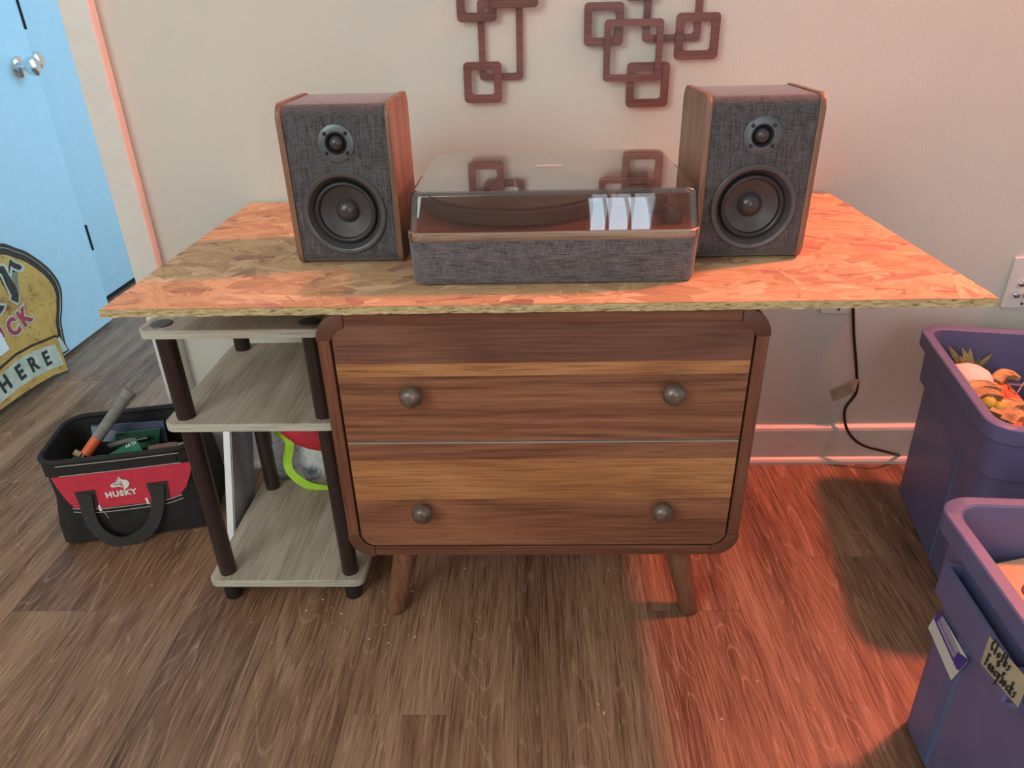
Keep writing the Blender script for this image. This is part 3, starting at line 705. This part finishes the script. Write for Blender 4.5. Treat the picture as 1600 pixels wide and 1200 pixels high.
# orange strips
for pts_, lab in ((((1556, 590), (1570, 580), (1582, 640), (1568, 645)), 'orange fabric strip beside the cream foam half-round'), (((1566, 600), (1576, 600), (1600, 622), (1600, 640), (1580, 636)), 'orange fabric flap at the edge of the tan husks')):
    b = bmesh.new(); zz = .325 if len(pts_) == 4 else .312; A = [pix(x, y, 2, zz) for x, y in pts_]; k = len(A)
    u = [b.verts.new(p+Vector((0, 0, random.uniform(-.006, .006)))) for p in A]; d = [b.verts.new(p-Vector((0, 0, .012))) for p in A]
    b.faces.new(u); b.faces.new(d[::-1])
    for i in range(k): b.faces.new((u[i], d[i], d[(i+1) % k], u[(i+1) % k]))
    tag(obj('fabric_strip', b, M['orange']), lab, 'cloth')
# tan husks and ribbons
hk = [((1505, 612), (1560, 606), 'tan corn husk curled just below the foam half-round'), ((1555, 596), (1588, 588), 'tan ribbon end resting on orange strip'),
      ((1512, 624), (1562, 618), 'tan corn husk lying next to yellow fruit'), ((1556, 648), (1600, 632), 'tan husk leaf beside the yellow fruit'), ((1574, 660), (1602, 652), 'tan husk leaf above the orange gourd'), ((1562, 645), (1590, 640), 'small tan husk between the larger leaves')]
for a, c_, lab in hk:
    p0, p1 = pix(*a, 2, .330), pix(*c_, 2, .334); mdp = (p0+p1)/2+Vector((0, .006, .008))
    tag(obj('corn_husk', tube([p0, mdp, p1], [.008, .014], 7, flat=(.026, .010)), M['husk'], smooth=True), lab, 'decoration', 'tan husks in the tote')
for a, r, lab in (((1545, 632), .0155, 'round yellow wax fruit among tan husks'), ((1560, 637), .013, 'smaller yellow wax fruit tucked against the husks')):
    P = pix(*a, 2, .335); f_ = thing('wax_fruit', lab, 'fruit', P, 0, 'yellow fruits')
    obj('skin', lathe([(0, r*1.12), (r*.2, r*1.02), (r*.55, r*.82), (r*.9, r*.4), (r, 0), (r*.85, -r*.5), (r*.5, -r*.85), (0, -r)], 24), M['lemon'], f_, smooth=True)
    obj('stem', lathe([(0, r*1.25), (r*.1, r*1.25), (r*.12, r*.9), (0, r*.9)], 8), M['spike'], f_)
P = pix(1594, 680, 2, .315); go = thing('orange_gourd', 'small orange gourd at the rim of the decoration tote', 'decoration', P)
obj('skin', lathe([(0, .022), (.012, .021), (.024, .012), (.028, 0), (.022, -.014), (0, -.022)], 24), M['orange'], go, smooth=True)
obj('stem', tube([(0, 0, .018), (.002, 0, .028), (.006, 0, .034)], [.004, .0025], 7), M['husk'], go)
tag(obj('raffia_twig', tube([pix(1575, 602, 2, .34), pix(1587, 615, 2, .345), pix(1600, 598, 2, .355), pix(1612, 590, 2, .36)], .0012, 6), M['husk'], smooth=True), 'thin curled raffia twig bent over the orange flap', 'twig')
# tan box in the second tote
inv2 = Matrix.Rotation(T2.rotation_euler.z, 3, 'Z')
P = pix(1598, 905, 2, .335); pc = thing('tan_box', 'tan box with dark ringed circle on its lid inside the labelled tote', 'box', (P.x+.085, P.y-.03, .29), math.radians(14))
obj('body', box(-.12, .07, -.09, .085, 0, .045, .002), M['card'], pc)
for nm, r0, r1, mt in (('ring', .018, .0205, 'blackink'), ('inner_ring', .010, .0165, 'orange'), ('disc', 0, .0095, 'foam')):
    obj(nm, lathe([(r0, .0452), (r1, .0452), (r1, .0462), (r0, .0462), (r0, .0452)] if r0 else [(0, .0452), (r1, .0452), (r1, .0462), (0, .0462)], 32, M=T(-.078, .020, 0)), M[mt], pc, smooth=True)
# ------------------------------------------------------------------ cord and tape
cp = [pix(1333, 470, 1, YW-.010), pix(1334, 520, 1, YW-.010), pix(1338, 575, 1, YW-.008), pix(1338, 612, 1, YW-.006), pix(1320, 640, 1, YW-.010), pix(1324, 672, 1, YW-.022), pix(1345, 694, 1, YW-.032), pix(1385, 706, 1, YW-.040), pix(1415, 714, 2, .006), pix(1440, 722, 2, .006)]
cord = tag(obj('power_cord', tube(cp, .0034, 10), M['cord'], smooth=True), 'thin black cord hanging down wall from under the board to the tote', 'cord')
tl = [pix(1299, 618, 1, YW-.0015), pix(1316, 612, 1, YW-.003), pix(1332, 604, 1, YW-.012), pix(1343, 602, 1, YW-.004)]
tag(obj('tape_strip', tube(tl, 0, flat=(.034, .0012), upv=(0, 1, 0)), M['tape']), 'crinkled piece of masking tape holding the cord to wall', 'tape')
# ------------------------------------------------------------------ white panel and shopping bag behind the shelf
M['greyface'] = wood('grey_panel', (.26, .27, .28), (.38, .40, .41), (.52, .54, .55), 'z', 10, .5)
pn = thing('white_panel', 'white board with grey face leaning back beside the shelf', 'panel', (-.668, .285, 0))
pq = [(0, 0), (.135, 0), (.285, .345), (.158, .367)]
obj('core', prism(pq, -.010, .005, 'x', .0015), M['white'], pn)
obj('face', prism([(.006, .004), (.131, .004), (.279, .341), (.158, .360)], .005, .0072, 'x'), M['greyface'], pn)
M['tarp'] = None
m, t, b = nt('printed_bag', .5)
v = coords(t, (1, 1, 1), False); L(t, ramp(t, noise(t, v, 17, 4, .6, 1.5), [(.34, (.20, .24, .26)), (.43, (.60, .64, .65)), (.58, (.80, .82, .80)), (.68, (.38, .50, .55))]).outputs[0], b.inputs['Base Color']); M['tarp'] = m
M['lime'] = plain('lime_webbing', (.42, .75, .03), .6, var=.05)
M['redcloth'] = plain('red_cloth', (.62, .035, .055), .7, var=.12, vs=20)
M['bluecloth'] = plain('blue_trim', (.10, .20, .48), .6)
bg = thing('shopping_bag', 'pale patterned shopping bag with lime handles behind the tube shelf', 'bag', (-.495, .546, 0))
rg = random.Random(11); rings = []
for z, hx, hy in ((0, .125, .050), (.03, .145, .058), (.12, .150, .06), (.24, .145, .056), (.32, .140, .050)):
    rings.append([(x+rg.uniform(-.006, .006), y+rg.uniform(-.005, .004), z+(rg.uniform(-.004, .004) if z > 0 else 0)) for x, y in rrect(hx, hy, .03, 4)])
obj('body', loft(rings), M['tarp'], bg, smooth=True)
obj('blue_trim', box(-.149, -.125, -.068, -.050, .15, .33, .003), M['bluecloth'], bg)
S = [pix(430, 672, 1, .468), pix(452, 690, 1, .464), pix(449, 722, 1, .455), pix(458, 742, 1, .440), pix(485, 760, 1, .425), pix(520, 766, 1, .42)]
S = [p-Vector((-.495, .546, 0)) for p in S]
obj('handle', tube(S, 0, flat=(.020, .0016), upv=(0, -1, .25)), M['lime'], bg, smooth=True)
rc = []
C0 = pix(482, 682, 1, .475)
for k_, (dx, dz, r) in enumerate(((-.06, .03, .016), (-.03, .012, .026), (0, .0, .030), (.035, -.012, .026), (.07, -.02, .012))):
    rc.append([(C0.x+dx+rg.uniform(-.004, .004), C0.y-.005+r*.5*math.cos(a*math.pi/5)+rg.uniform(-.003, .003), C0.z+dz+r*math.sin(a*math.pi/5)) for a in range(10)])
tag(obj('red_cloth', loft(rc), M['redcloth'], smooth=True), 'crumpled red cloth on top of the patterned shopping bag', 'cloth')
# ------------------------------------------------------------------ tool bag
BL = Vector((-.915, .435, 0)); BA = math.radians(12)
bag = thing('tool_bag', 'black and red open tool bag with wolf-like emblem on the floor', 'tool bag', BL, BA)
BH, bl, bw = .208, .148, .100
Mi = (Matrix.Translation(BL)@Matrix.Rotation(BA, 4, 'Z')).inverted()
def br(z, hx, hy, r, sx=0): return [(x+sx, y, z) for x, y in rrect(hx, hy, r, 6)]
rings = [br(0, .158, .098, .035, -.004), br(.004, .163, .103, .035, -.004), br(.05, .162, .107, .036, -.002), br(.12, .153, .104, .036, .002), br(.175, .153, .100, .036, -.001), br(BH, .156, .100, .04, -.004),
         br(BH, .149, .093, .036, -.004), br(.16, .145, .093, .034, -.002), br(.012, .150, .093, .03, -.002)]
obj('body', loft(rings), M['nylon'], bag, smooth=True)
def fy_(z):      # local y of front face
    P_ = [(0, -.098), (.05, -.107), (.12, -.104), (.175, -.100), (.21, -.100)]
    for (a, ya), (c_, yc) in zip(P_, P_[1:]):
        if a <= z <= c_: return ya+(yc-ya)*(z-a)/(c_-a)
    return -.1
def patch(name, outline, mat, off, par=bag, n=10, lab=None):
    """patch on the front face: outline rows of (z, x0, x1)"""
    b = bmesh.new(); R_ = []
    for z, x0, x1 in outline: R_.append([b.verts.new((x0+(x1-x0)*i/n, fy_(z)-off, z)) for i in range(n+1)])
    for a, c_ in zip(R_, R_[1:]):
        for i in range(n): b.faces.new((a[i], a[i+1], c_[i+1], c_[i]))
    r = bmesh.ops.extrude_face_region(b, geom=b.faces[:])
    bmesh.ops.translate(b, verts=[v for v in r['geom'] if isinstance(v, bmesh.types.BMVert)], vec=(0, .002, 0))
    o = obj(name, b, mat, par, smooth=True)
    if lab: o['label'] = lab
    return o
redp = patch('front_panel', [(.092, -.088, .085), (.100, -.108, .106), (.12, -.118, .124), (.15, -.128, .138), (.178, -.134, .146)], M['red'], .003, lab='red front panel')
for z in (.180, .2045):
    obj('stitching', tube([(-.118, fy_(z)-.0035, z), (0, fy_(z)-.0035, z-.001), (.125, fy_(z)-.0035, z)], .0009, 6), M['stitch'], bag)
patch('rim_band', [(.1765, -.118, .118), (.2085, -.121, .117)], M['nylon'], .0025)
for dz in (.0, -.009):
    obj('stitching', tube([(-.112, fy_(.1)-.0042, .100+dz), (-.06, fy_(.09)-.0042, .091+dz), (.06, fy_(.09)-.0042, .091+dz), (.112, fy_(.1)-.0042, .101+dz)], .0009, 6), M['stitch'], bag)
def onfront(px_, py_, off=.0):
    n = Matrix.Rotation(BA, 3, 'Z')@Vector((0, -1, 0)); P0 = Matrix.Translation(BL)@Matrix.Rotation(BA, 4, 'Z')@Vector((0, -.104-off, 0))
    return Mi@pixplane(px_, py_, P0, n)
for (tl_, tr_) in (((117, 768), (148, 764)), ((229, 754), (261, 750))):
    a, c_ = onfront(*tl_), onfront(*tr_); xx0, xx1, zt = a.x, c_.x, (a.z+c_.z)/2
    patch('strap_tab', [(zt-.044, xx0+.003, xx1-.003), (zt, xx0, xx1)], M['strap'], .0058, n=2)
HP = [onfront(133, 772, .008), onfront(138, 800, .011), onfront(152, 828, .017), onfront(182, 848, .024), onfront(212, 846, .024), onfront(236, 822, .018), onfront(246, 790, .011), onfront(246, 758, .008)]
HP = [Vector((p.x, p.y, max(p.z, .013))) for p in HP]
obj('handle', tube(HP, 0, flat=(.026, .004), upv=(0, -1, 0)), M['strap'], bag, smooth=True)
for a in ((157, 790), (231, 779)):
    p = onfront(*a); patch('zip_pull', [(p.z-.010, p.x-.002, p.x+.003), (p.z+.005, p.x-.003, p.x+.002)], M['print'], .0052, n=2)
    obj('pull_cord', tube([(p.x, p.y-.0015, p.z-.008), (p.x+.006, p.y-.003, p.z-.022), (p.x+.009, p.y-.003, p.z-.034)], .0008, 5), M['stitch'], bag)
# emblem and name, pixel outlines laid on the red panel
def emb(pts_, off=.0042):
    b = bmesh.new(); V = [onfront(130+x/8.57, 720+y/8.57) for x, y in pts_]
    f = [b.verts.new((v.x, fy_(.13)-off, v.z)) for v in V]; k = [b.verts.new((v.x, fy_(.13)-off+.0012, v.z)) for v in V]; n = len(V)
    b.faces.new(f); b.faces.new(k[::-1])
    for i in range(n): b.faces.new((f[i], k[i], k[(i+1) % n], f[(i+1) % n]))
    bmesh.ops.triangulate(b, faces=[q for q in b.faces if len(q.verts) > 4]); return b
obj('emblem', emb([(475, 195), (520, 240), (590, 246), (628, 285), (610, 335), (555, 378), (552, 335), (545, 305), (510, 274), (440, 264), (490, 245)]), M['print'], bag)
obj('emblem', emb([(370, 318), (410, 285), (470, 274), (530, 300), (500, 296), (450, 291), (404, 312), (415, 326), (500, 311), (540, 345), (500, 333), (405, 345), (375, 338)]), M['print'], bag)
hc = onfront(190, 769.5); hl, hr = onfront(165, 774), onfront(214, 766)
tm = textmesh('HUSKY', .0165, .0006, .0007, 0, 1.12); wid = max(v.co.x for v in tm.verts)-min(v.co.x for v in tm.verts)
sc_ = (hr.x-hl.x)/wid
obj('lettering', xf(tm, T(hc.x, fy_(.125)-.0038, hc.z)@Matrix.Rotation(math.radians(-1.5), 4, 'Y')@RX@Matrix.Diagonal((sc_, sc_*1.0, 1, 1))), M['print'], bag)
obj('side_buckle', box(-.166, -.158, -.06, -.035, .155, .19, .002), M['foot'], bag)
rim_pts = br(BH+.003, .154, .098, .04, -.004); rim_pts = [Vector(p) for p in rim_pts]; rim_pts.append(rim_pts[0])
obj('zipper_rim', tube([(p.x, p.y, p.z+.010*math.sin((p.x+.15)/.3*math.pi)*(1 if p.y > 0 else 0)) for p in rim_pts], .006, 8, k=0), M['nylon'], bag, smooth=True)
# tools in the bag
ham = thing('hammer', 'hammer with grey grip and orange collar sticking out of the tool bag', 'hammer', pix(130, 716, 1, .385))
h0 = ham.location.copy(); h1 = pix(203, 611, 1, .475); dv = h1-h0
def hp(f): return dv*f
obj('grip', tube([hp(.30), hp(.5), hp(.8), hp(.95), hp(1.0)], .0125, 14, upv=(0, 1, 0)), plain('grey_grip', (.20, .195, .175), .8, var=.1, vs=80), ham, smooth=True)
obj('grip_end', tube([hp(.90), hp(.95), hp(1.005)], [.0125, .0165], 14), plain('grey_grip_end', (.22, .215, .19), .8), ham, smooth=True)
obj('collar', tube([hp(.06), hp(.18), hp(.32)], .0118, 14), plain('orange_collar', (.72, .13, .03), .5), ham, smooth=True)
obj('shaft', tube([hp(-.16), hp(-.05), hp(.08)], .009, 12), M['steel'], ham, smooth=True)
obj('head', tube([hp(-.16)+Vector((-.02, .03, 0)), hp(-.16), hp(-.16)+Vector((.045, .03, -.02))], [.012, .008], 12), M['steel'], ham, smooth=True)
gp = [pix(160, 716, 1, .40), pix(212, 686, 1, .405), pix(224, 706, 1, .40), pix(222, 722, 1, .395)]
M['green'] = plain('green_card', (.045, .24, .12), .5, var=.08)
def sheet(pts_, d): 
    b = bmesh.new(); n = len(pts_); f = [b.verts.new(p) for p in pts_]; k = [b.verts.new(p+Vector(d)) for p in pts_]
    b.faces.new(f); b.faces.new(k[::-1])
    for i in range(n): b.faces.new((f[i], k[i], k[(i+1) % n], f[(i+1) % n]))
    return b
gc = thing('blister_card', 'green hang card with white number standing in the tool bag', 'package', gp[0])
obj('card', sheet([p-gp[0] for p in gp], (0, .0015, 0)), M['green'], gc)
c0 = pix(207, 695, 1, .4005)-gp[0]
obj('lettering', xf(textmesh('AA 24', .011, .0003, .0003), T(c0.x-.004, c0.y+.0005, c0.z)@Matrix.Rotation(math.radians(-24), 4, 'Y')@RX), M['print'], gc)
hh = pix(193, 711, 1, .400)-gp[0]
obj('hang_hole', xf(prism(rrect(.009, .003, .003, 4), -.0006, .0006, 'y'), T(hh.x, hh.y-.001, hh.z)@Matrix.Rotation(math.radians(-18), 4, 'Y')), M['dark'], gc)
def rod(name, lab, cat, a, ya, c_, yc, r, mat, mat2=None):
    p0, p1 = pix(*a, 1, ya), pix(*c_, 1, yc); th = thing(name, lab, cat, p0); d = p1-p0
    obj('handle', tube([d*0, d*.5+Vector((0, 0, .003)), d*.68], r, 10), mat, th, smooth=True)
    obj('shank', tube([d*.62, d*.8, d], r*.9, 10), mat2 or M['steel'], th, smooth=True)
M['pinkrub'] = plain('dull_red_grip', (.20, .075, .06), .55); M['olive'] = plain('olive_grip', (.22, .24, .10), .55)
rod('pliers', 'dull red and olive pliers grip lying by the rim of the tool bag', 'pliers', (234, 702), .42, (300, 694), .43, .008, M['pinkrub'], M['olive'])
rod('screwdriver', 'grey handled screwdriver lying behind the green card', 'screwdriver', (170, 697), .44, (232, 684), .46, .006, plain('dull_grey_grip', (.16, .15, .12), .6))
rod('chisel', 'small tan wooden chisel handle by the orange hammer collar', 'chisel', (116, 706), .40, (140, 722), .40, .007, plain('tan_handle', (.50, .33, .16), .5))
M['film'] = plain('blue_film', (.05, .065, .115), .25)
tag(obj('plastic_pouch', sheet([pix(142, 666, 1, .475), pix(255, 658, 1, .505), pix(262, 690, 1, .49), pix(146, 690, 1, .46)], (0, .004, 0)), M['film']), 'bluish plastic pouch lying against the rear wall of tool bag', 'pouch')
tag(obj('green_case', sheet([pix(180, 678, 1, .462), pix(250, 670, 1, .48), pix(248, 700, 1, .468), pix(182, 700, 1, .45)], (0, .006, 0)), plain('dark_green_case', (.015, .07, .03), .35)), 'dark green tool case inside the tool bag', 'case')
# ------------------------------------------------------------------ leaning metal sign
SA = Vector((-1.540, 0, 0)); SB = Vector((-1.600, 0, .46)); SU = (SB-SA).normalized(); SN = Vector((SU.z, 0, -SU.x)).normalized()
def spx(x, y): P_ = pixplane(x, y, SA, SN); return (P_.y, (P_-SA).dot(SU))
def S3(s, t, o=0): return SA+Vector((0, s, 0))+SU*t+SN*o
M['tan'] = None
m, t, b = nt('aged_tan_enamel', .42)
v = coords(t, rnd=False); n1_ = noise(t, v, 13, 5, .65); n2_ = noise(t, v, 55, 3)
c1 = ramp(t, n1_, [(.30, (.22, .085, .022)), (.40, (.58, .29, .065)), (.62, (.70, .385, .095)), (.8, (.76, .46, .14))])
c2 = ramp(t, n2_, [(.32, (.55, .48, .42)), (.42, (1, 1, 1))])
L(t, mixc(t, 1.0, c1.outputs[0], c2.outputs[0], 'MULTIPLY'), b.inputs['Base Color']); M['tan'] = m
M['signblack'] = plain('chipped_black', (.030, .022, .018), .4, var=.4, vs=90)
M['cream'] = plain('aged_cream', (.55, .52, .40), .45, var=.1, vs=25)
M['signred'] = plain('aged_red', (.42, .035, .07), .45, var=.15, vs=60)
def splate(name, pts_, o0, o1, mat, par):
    b = bmesh.new(); k = len(pts_); f = [b.verts.new(S3(s, t_, o1)) for s, t_ in pts_]; g = [b.verts.new(S3(s, t_, o0)) for s, t_ in pts_]
    b.faces.new(f); b.faces.new(g[::-1])
    for i in range(k): b.faces.new((f[i], g[i], g[(i+1) % k], f[(i+1) % k]))
    bmesh.ops.triangulate(b, faces=[q for q in b.faces if len(q.verts) > 4])
    return obj(name, b, mat, par)
sg = thing('metal_sign', 'round weathered metal sign with HERE banner leaning against the open door', 'sign', (0, 0, 0))
RT = [spx(x, y) for x, y in ((97, 506), (98, 488), (98, 470), (97, 455), (90, 437), (73, 417), (45, 397), (25, 389), (0, 382))]
RT = [(s, t_+.004) for s, t_ in RT]
scx = RT[-1][0]-.105
TR = catmull([(s, t_, 0) for s, t_ in [(RT[0][0]-.03, .07), *RT, (scx, RT[-1][1]+.012)]], 5)
OUT = [(p.x, p.y) for p in TR]; OUT = OUT+[(2*scx-x, y) for x, y in OUT[-2::-1]]+[(scx-.08, .02), (scx+.08, .02)]
sc0 = (scx, .215)
def circ(k): return [(sc0[0]+(x-sc0[0])*k, sc0[1]+(y-sc0[1])*k) for x, y in OUT]
def clip(pts_, lo=.05): return [(s, max(t_, lo)) for s, t_ in pts_]
splate('rim', clip(circ(1)), -.006, .0, M['signblack'], sg)
rb_ = [(S3(s, max(t_, .06), .0012)) for s, t_ in circ(.945)]
obj('pin_line', tube(rb_+[rb_[0]], .0012, 6, k=0), M['cream'], sg, smooth=True)
splate('face', clip(circ(.865), .06), -.002, .001, M['tan'], sg)
# banner
up_ = [spx(0, 578), spx(25, 556), spx(50, 542), spx(70, 534), spx(86, 527)]; lo_ = [spx(108, 584), spx(85, 592), spx(60, 606), spx(30, 626), spx(0, 648)]
def lift(P_): return [(s, max(.002, t_+.008)) for s, t_ in P_]
left = [(.74, .02), (.70, .135)]
splate('banner', lift(up_)[::1]+lift(lo_)+[(.72, .03), (.68, .13)], .001, .006, M['signblack'], sg)
def shr(P_, d): return [(s, t_+d) for s, t_ in P_]
up2 = [(s, t_-.006) for s, t_ in lift(up_)]; lo2 = [(s, t_+.006) for s, t_ in lift(lo_)]
splate('banner_face', [(s-.004, t_) for s, t_ in up2]+[(s-.004, t_) for s, t_ in lo2]+[(.73, .036), (.69, .124)], .005, .0075, M['tan'], sg)
cu = [spx(0, 590), spx(25, 567), spx(50, 553), spx(68, 546), spx(84, 542)]; cl = [spx(99, 573), spx(80, 580), spx(55, 592), spx(28, 610), spx(0, 633)]
splate('banner_panel', [(s-.002, t_+.008) for s, t_ in cu+cl]+[(.74, .052), (.70, .112)], .007, .0085, M['cream'], sg)
splate('banner_tail', [(s, max(.03, t_+.006)) for s, t_ in (spx(85, 530), spx(93, 524), spx(109, 550), spx(98, 558), spx(92, 546))], -.002, .002, M['signblack'], sg)
splate('banner_tail_face', [(s, max(.03, t_+.006)) for s, t_ in (spx(88, 532), spx(93, 529), spx(106, 549), spx(98, 554), spx(92, 545))], .001, .0032, M['cream'], sg)
def sletter(ch, px_, py_, size, mat, rot, o, par=sg, sx=1.0, bold=.002):
    bm = textmesh(ch, size, .0006, bold); s, t_ = spx(px_, py_); P_ = S3(s, t_+.008, o)
    Mx = Matrix(((0, SU.x, SN.x, P_.x), (1, SU.y, SN.y, P_.y), (0, SU.z, SN.z, P_.z), (0, 0, 0, 1)))
    return obj('letter', xf(bm, Mx@Matrix.Rotation(rot, 4, 'Z')@Matrix.Diagonal((sx, 1, 1, 1))), mat, par)
for ch, x, y, rt in (('H', 6, 605, .10), ('E', 30, 587, .05), ('R', 50, 574, -.02), ('E', 71, 565, -.08)): sletter(ch, x, y, .062, M['signblack'], rt, .0092, sx=.95)
for ch, x, y, rt in (('I', 1, 520, .0), ('C', 22, 516, .12), ('K', 39, 500, .18)):
    sletter(ch, x, y, .068, M['cream'], rt, .0018, bold=.0075); sletter(ch, x, y, .068, M['signred'], rt, .0030, bold=.0028)
# blackletter r, traced as strokes
def stroke(name, pxs, o0, o1, mat): return splate(name, [(lambda q: (q[0], q[1]+.004))(spx(x, y)) for x, y in pxs], o0, o1, mat, sg)
stroke('letter', [(-4, 414), (6, 414), (12, 420), (15, 403), (22, 410), (32, 413), (38, 419), (36, 427), (28, 428), (20, 424), (17, 436), (31, 464), (31, 474), (27, 480), (14, 471), (15, 466), (0, 433), (-8, 430)], .001, .0024, M['cream'])
stroke('letter', [(-4, 418), (5, 418), (13, 432), (24, 450), (29, 463), (28, 475), (17, 470), (18, 464), (2, 430), (-6, 425)], .002, .0036, M['signblack'])
stroke('letter', [(15, 407), (22, 413), (31, 416), (34, 420), (30, 424), (22, 421), (16, 417), (14, 430), (13, 420)], .002, .0036, M['signblack'])
stroke('letter', [(-4, 475), (11, 476), (7, 488), (2, 496), (-4, 498)], .001, .0024, M['cream'])
stroke('letter', [(-4, 479), (7, 480), (4, 487), (0, 492), (-4, 493)], .002, .0036, M['signblack'])
splate('white_patch', [spx(-4, 517), spx(0, 521), spx(13, 546), spx(0, 556), spx(-4, 557)], .003, .0042, M['print'], sg)  # flat white patch overlapping the lettering at the sign's left
# ------------------------------------------------------------------ debris on the floor
rg = random.Random(21); db = bmesh.new()
for i in range(46):
    if rg.random() < .6: P = pix(rg.uniform(380, 700), rg.uniform(900, 1020), 2, 0)
    else: P = pix(rg.uniform(200, 1300), rg.uniform(800, 1150), 2, 0)
    s = rg.uniform(.0006, .0016); a = rg.uniform(0, 3.14)
    q = box(-s*rg.uniform(1, 2), s*rg.uniform(1, 2), -s, s, 0, s*.6); join(db, q, T(P.x, P.y, .0001)@Matrix.Rotation(a, 4, 'Z'))
tag(obj('dust_specks', db, plain('pale_dust', (.5, .45, .36), .9)), 'pale specks of sawdust scattered on plank floor under the cabinet', 'debris', kind='stuff')
